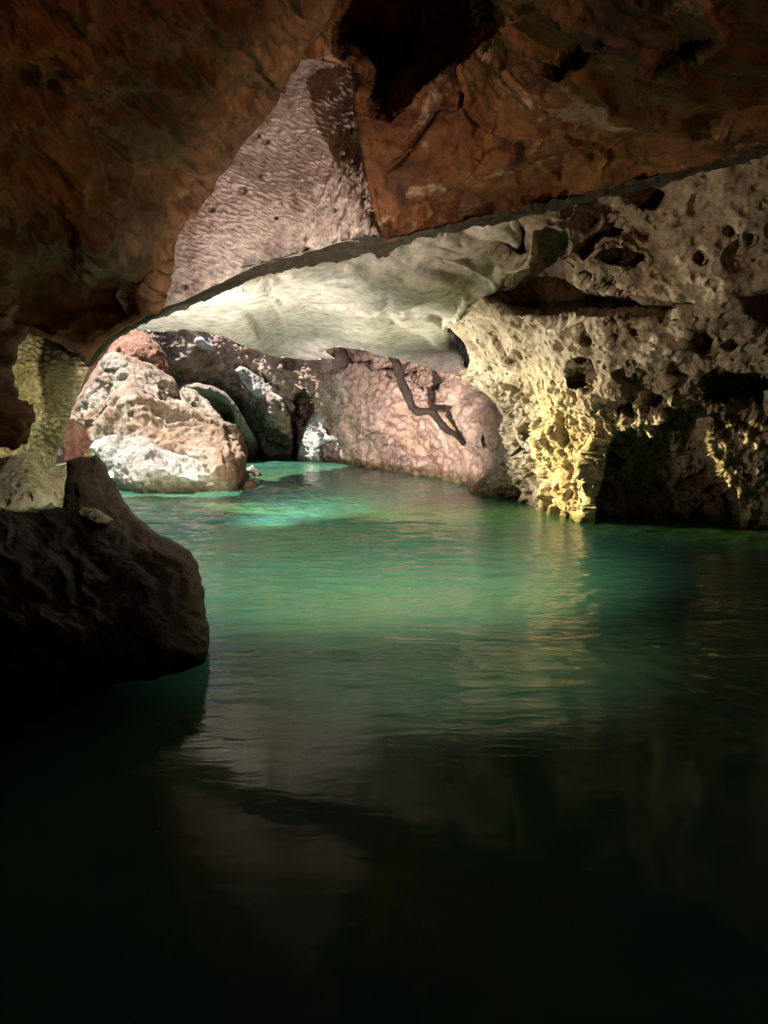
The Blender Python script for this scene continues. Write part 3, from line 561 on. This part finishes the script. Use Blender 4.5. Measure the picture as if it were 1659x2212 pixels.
br = ctube('branch', [(845, 745, 32.0, .30), (856, 785, 33, .27), (868, 825, 33.5, .27), (884, 868, 33.5, .27), (900, 886, 33.3, .27), (926, 890, 33, .24), (950, 915, 32.6, .22), (978, 936, 32.6, .20), (1003, 958, 33.2, .16)], M['wood'], sides=12)
tag(br, 'long crooked dark dead branch hanging from the ceiling hollow to the pink wall', 'branch')
ctube('stub', [(868, 800, 33.2, .15), (880, 785, 32.8, .10), (892, 776, 32.5, .06)], M['wood'], parent=br)
rt = ctube('root', [(1032, 905, 32.1, .07), (1044, 918, 31.9, .10), (1046, 935, 31.7, .10), (1041, 950, 31.6, .09), (1046, 968, 31.6, .05)], M['wood'], sides=8)  # wood tube standing in for a dark crack or drip on the wall
tag(rt, 'short dark crack mark on the wall beside the end of the branch', 'root')
st = ctube('stump', [(728, 748, 29, .35), (735, 765, 29.5, .42), (742, 785, 30.5, .25)], M['wood'], sides=12)
tag(st, 'dark stub of wood poking down from the ceiling hollow left of the branch', 'wood')

dw = ctube('dark_shape', [(540, 1546, wd(1546), .018), (552, 1541, wd(1541), .03), (572, 1543, wd(1543), .04), (592, 1553, wd(1553), .04), (610, 1563, wd(1563), .02)], M['wood'], sides=8)  # tube for a dark shape on the water, not identified as wood
tag(dw, 'short dark bent shape on the pool right of the big dark boulder', 'dark_shape')
# ------------------------------------------------------------------ person by the far wall
def person():
    base = Vector(at(129, 1003, 66.)); base.z = -.08
    root = bpy.data.objects.new('person', None); COL.objects.link(root); root.location = base
    tag(root, 'person in an orange helmet and grey shirt standing far off by the reddish wall', 'person')
    skin = plain('skin', (.45, .28, .2)); shirt = plain('grey_shirt', (.22, .25, .30), .9); trs = plain('dark_trousers', (.05, .05, .06), .9); hel = plain('orange_helmet', (.95, .28, .05), .4)
    def sk(name, pts, edges, mat, sub=1):
        me = bpy.data.meshes.new(name); me.from_pydata([p[:3] for p in pts], edges, []); o = bpy.data.objects.new(name, me); COL.objects.link(o); o.parent = root
        md = o.modifiers.new('s', 'SKIN'); 
        for i, p in enumerate(pts): me.skin_vertices[0].data[i].radius = (p[3], p[4] if len(p) > 4 else p[3]) if len(me.skin_vertices) else None
        ss = o.modifiers.new('u', 'SUBSURF'); ss.levels = sub; ss.render_levels = sub; me.materials.append(mat); return o
    def prep(name, pts, edges, mat):
        me = bpy.data.meshes.new(name); me.from_pydata([p[:3] for p in pts], edges, []); o = bpy.data.objects.new(name, me); COL.objects.link(o); o.parent = root
        o.modifiers.new('s', 'SKIN')
        bm = bmesh.new(); bm.from_mesh(me); lay = bm.verts.layers.skin.verify(); bm.verts.ensure_lookup_table()
        for i, p in enumerate(pts): bm.verts[i][lay].radius = (p[3], p[4] if len(p) > 4 else p[3]); bm.verts[i][lay].use_root = (i == 0)
        bm.to_mesh(me); bm.free()
        ss = o.modifiers.new('u', 'SUBSURF'); ss.levels = 2; ss.render_levels = 2; me.materials.append(mat); return o
    B = [(0, 0, .88, .13, .10), (0, 0, 1.08, .12, .09), (0, 0, 1.30, .14, .10), (0, 0, 1.40, .06, .06), (0, .01, 1.48, .055, .06), (0, .0, 1.56, .075, .09), (0, 0, 1.65, .07, .085),
         (-.17, 0, 1.33, .05), (-.22, .02, 1.06, .038), (-.18, .14, .92, .03), (-.17, .2, .9, .03), (.17, 0, 1.33, .05), (.23, .02, 1.06, .038), (.24, .1, .82, .03), (.24, .13, .76, .028),
         (-.09, 0, .82, .085), (-.11, .02, .45, .06), (-.11, -.02, .08, .04), (-.11, .12, .03, .035), (.09, 0, .82, .085), (.12, .01, .45, .06), (.13, -.02, .08, .04), (.14, .12, .03, .035)]
    E = [(0, 1), (1, 2), (2, 3), (3, 4), (4, 5), (5, 6), (2, 7), (7, 8), (8, 9), (9, 10), (2, 11), (11, 12), (12, 13), (13, 14), (0, 15), (15, 16), (16, 17), (17, 18), (0, 19), (19, 20), (20, 21), (21, 22)]
    prep('body', B, E, skin)
    S_ = [(0, 0, .90, .15, .12), (0, 0, 1.08, .145, .115), (0, 0, 1.30, .165, .12), (0, 0, 1.41, .075, .075), (-.17, 0, 1.33, .07), (-.22, .02, 1.08, .055), (.17, 0, 1.33, .07), (.23, .02, 1.08, .055)]
    prep('shirt', S_, [(0, 1), (1, 2), (2, 3), (2, 4), (4, 5), (2, 6), (6, 7)], shirt)
    T_ = [(0, 0, .90, .14, .12), (-.09, 0, .80, .10), (-.11, .02, .45, .08), (-.11, -.02, .12, .065), (.09, 0, .80, .10), (.12, .01, .45, .08), (.13, -.02, .12, .065)]
    prep('trousers', T_, [(0, 1), (1, 2), (2, 3), (0, 4), (4, 5), (5, 6)], trs)
    bm = bmesh.new(); bmesh.ops.create_uvsphere(bm, u_segments=16, v_segments=10, radius=.125)
    for v in bm.verts:
        v.co.y *= 1.2
        if v.co.z < 0: v.co.z *= .12; v.co.x *= 1.22; v.co.y *= 1.22
        v.co = v.co*1.25; v.co.z += 1.62
    me = bpy.data.meshes.new('helmet'); bm.to_mesh(me); bm.free(); me.materials.append(hel); o = bpy.data.objects.new('helmet', me); COL.objects.link(o); o.parent = root
person()

# ------------------------------------------------------------------ small plant on the boulder
def plant():
    base = np.array(at(211, 988, 40.)); gm = plain('fresh_green_leaf', (.20, .38, .06), .6)
    root = bpy.data.objects.new('plant', None); COL.objects.link(root); root.location = base
    tag(root, 'tiny bright green plant growing beside the tip of the dark boulder', 'plant')
    V = []; F = []; rs = random.Random(3)
    for k in range(60):
        c = Vector((rs.gauss(0, .26), rs.gauss(0, .15), .05 + abs(rs.gauss(0, .3)))); r = rs.uniform(.05, .11)
        a = Vector((rs.uniform(-1, 1), rs.uniform(-1, 1), rs.uniform(-.5, .8))).normalized(); b = a.orthogonal().normalized()
        n = len(V); V += [c - a*r, c + b*r*.4, c + a*r*1.1, c - b*r*.4]; F.append((n, n+1, n+2, n+3))
    make_mesh('leaves', np.array(V), F, gm, parent=root, smooth=False)
    tube('stem', [(0, 0, -.6, .02), (.02, 0, 0, .02), (.05, 0, .4, .012)], M['wood'], sides=6, parent=root)
plant()

# ------------------------------------------------------------------ floating leaves
lm = plain('floating_leaf', (.55, .55, .42), .4)
for i, (x, y, r, lab) in enumerate(((1431, 1183, .05, 'small pale leaf floating on dark water below the right alcove'), (1418, 1408, .045, 'small pale leaf floating on the dark water at the right, nearer the viewer'), (342, 1838, .012, 'tiny pale speck of leaf floating on black water under the dark boulder'))):
    c = at(x, y, wd(y)); c[2] = .012
    n = 10; V = [(0, 0, .004)] + [(r*math.cos(a*6.283/n)*(1 if a % 2 else .8), r*.6*math.sin(a*6.283/n), .002*math.sin(a*2)) for a in range(n)]
    V = np.array(V) + c; F = [(0, k+1, (k+1) % n+1) for k in range(n)]
    tag(make_mesh('leaf', V, F, lm, origin=c), lab, 'leaf')

# ------------------------------------------------------------------ floodlights with housings: only the glaring one is seen, several others are added fill
hm = plain('lamp_housing', (.03, .03, .035), .5, .4)
def floodlight(loc, target, power, color, cone, blend, size, lab, glow=20, radius=.15):
    loc = Vector(loc); target = Vector(target); d = (target-loc).normalized()
    root = bpy.data.objects.new('floodlight', None); COL.objects.link(root); root.location = loc
    root.rotation_euler = d.to_track_quat('Y', 'Z').to_euler(); tag(root, lab, 'lamp', 'floodlights set among the rocks')
    s = size
    bm = bmesh.new(); bmesh.ops.create_cube(bm, size=1)
    for v in bm.verts: v.co = Vector((v.co.x*s*(1 if v.co.y > 0 else .6), v.co.y*s*.4 - s*.25, v.co.z*s*.7*(1 if v.co.y > 0 else .6)))
    bmesh.ops.bevel(bm, geom=bm.edges[:], offset=s*.05, segments=2)
    me = bpy.data.meshes.new('housing'); bm.to_mesh(me); bm.free(); me.materials.append(hm); o = bpy.data.objects.new('housing', me); COL.objects.link(o); o.parent = root
    gm = plain('lamp_glass', (.8, .8, .8), .2, 0, color, glow)
    bm = bmesh.new(); bmesh.ops.create_cube(bm, size=1)
    for v in bm.verts: v.co = Vector((v.co.x*s*.85, v.co.y*s*.04 - s*.04, v.co.z*s*.55))
    me = bpy.data.meshes.new('glass'); bm.to_mesh(me); bm.free(); me.materials.append(gm); o = bpy.data.objects.new('glass', me); COL.objects.link(o); o.parent = root
    bm = bmesh.new()
    for (cx, cz, sx, sz) in ((-s*.55, -s*.2, s*.05, s*.6), (s*.55, -s*.2, s*.05, s*.6), (0, -s*.5, s*1.15, s*.05)):
        r = bmesh.ops.create_cube(bm, size=1)
        for v in r['verts']: v.co = Vector((v.co.x*sx + cx, v.co.y*s*.1 - s*.2, v.co.z*sz + cz))
    me = bpy.data.meshes.new('bracket'); bm.to_mesh(me); bm.free(); me.materials.append(hm); o = bpy.data.objects.new('bracket', me); COL.objects.link(o); o.parent = root
    l = bpy.data.lights.new('lamp_light', 'SPOT'); l.energy = power; l.color = color; l.spot_size = math.radians(cone); l.spot_blend = blend; l.shadow_soft_size = radius
    lo = bpy.data.objects.new('lamp_light', l); COL.objects.link(lo); lo.location = loc + d*(s*.1+radius*.0+.03); lo.rotation_euler = (-d).to_track_quat('Z', 'Y').to_euler()
    return root
# the lamp whose glare shows past the dark boulder, low by the pool: lights the foot of the right wall
floodlight(at(238, 1025, 27.0), at(1115, 930, 22), 13500, (1, .94, .72), 46, 1, .35, 'glaring white lamp peeping past the slope of the big dark boulder', 80, .2)
floodlight(at(220, 1012, 25.5), at(1185, 1065, 20.6), 16000, (1, .84, .20), 30, 1, .3, 'yellow floodlight behind the dark boulder, turned to the foot of the right wall', 30, .15)
floodlight(at(262, 1105, 13.2), at(1280, 640, 15), 900, (1, .76, .58), 70, 1, .3, 'floodlight hidden behind the dark boulder, turned to the right wall', 20, .1)
floodlight(at(232, 1085, 13.4), at(600, 680, 23), 5000, (1, .90, .81), 76, 1, .3, 'floodlight hidden behind the dark boulder, turned up to the pale ceiling', 20, .2)
floodlight(at(190, 1014, 11.6), at(850, 955, 40), 52000, (1, .84, .82), 31, 1, .3, 'floodlight low behind the dark boulder, turned to the pink wall', 20, .15)
floodlight(at(240, 1092, 13.3), at(350, 900, 34), 10500, (1, .86, .70), 40, 1, .3, 'added fill light low behind the dark boulder, turned to the boulders beyond the arch', 20, .15)  # added fill to brighten the boulders, no such source seen
floodlight(at(395, 1215, 12.3), at(640, 420, 14.5), 700, (1, .82, .74), 56, 1, .2, 'floodlight behind the dark boulder, turned up to the flowstone', 15, .1)
floodlight((5.6, -1, .9), at(640, 360, 14.4), 2600, (1, .80, .70), 25, .8, .25, 'added fill light beside the viewer, turned up to the flowstone', 15, .1)  # added front fill to even out the flowstone
floodlight(at(85, 1000, 46), at(165, 930, 66), 6000, (1, .84, .66), 60, 1, .4, 'added light far behind the pillar, turned to the reddish wall', 15, .3)  # unseen lamp added so the reddish wall is not dark
floodlight((1.3, 5.8, 7.8), at(735, 1170, 14.5), 3700, (1, .98, .86), 70, 1, .3, 'added light above the viewer, shining down into the green pool', 15, .3)  # unseen lamp added to make the turbid water glow green
floodlight((2.0, 3.6, 5), at(840, 1340, 9.4), 330, (1, .98, .82), 60, 1, .2, 'smaller added light above the viewer, shining down into the near water', 15, .3)  # added to carry the pool's glow towards the viewer
floodlight((4.5, .5, .4), at(1300, 430, 12), 200, (1, .52, .21), 50, 1, .2, 'small warm floodlight by the viewer, turned up to the right part of the roof', 10)
floodlight((3.0, 1.5, .5), at(420, 230, 9), 260, (1, .55, .25), 66, 1, .2, 'small warm floodlight by the viewer, turned up to the left part of the roof', 10)
floodlight((-6.5, 9.6, 2.6), at(70, 970, 14.5), 420, (1, .90, .55), 64, .7, .15, 'floodlight behind the near rock at left, turned to the rough pillar', 10)
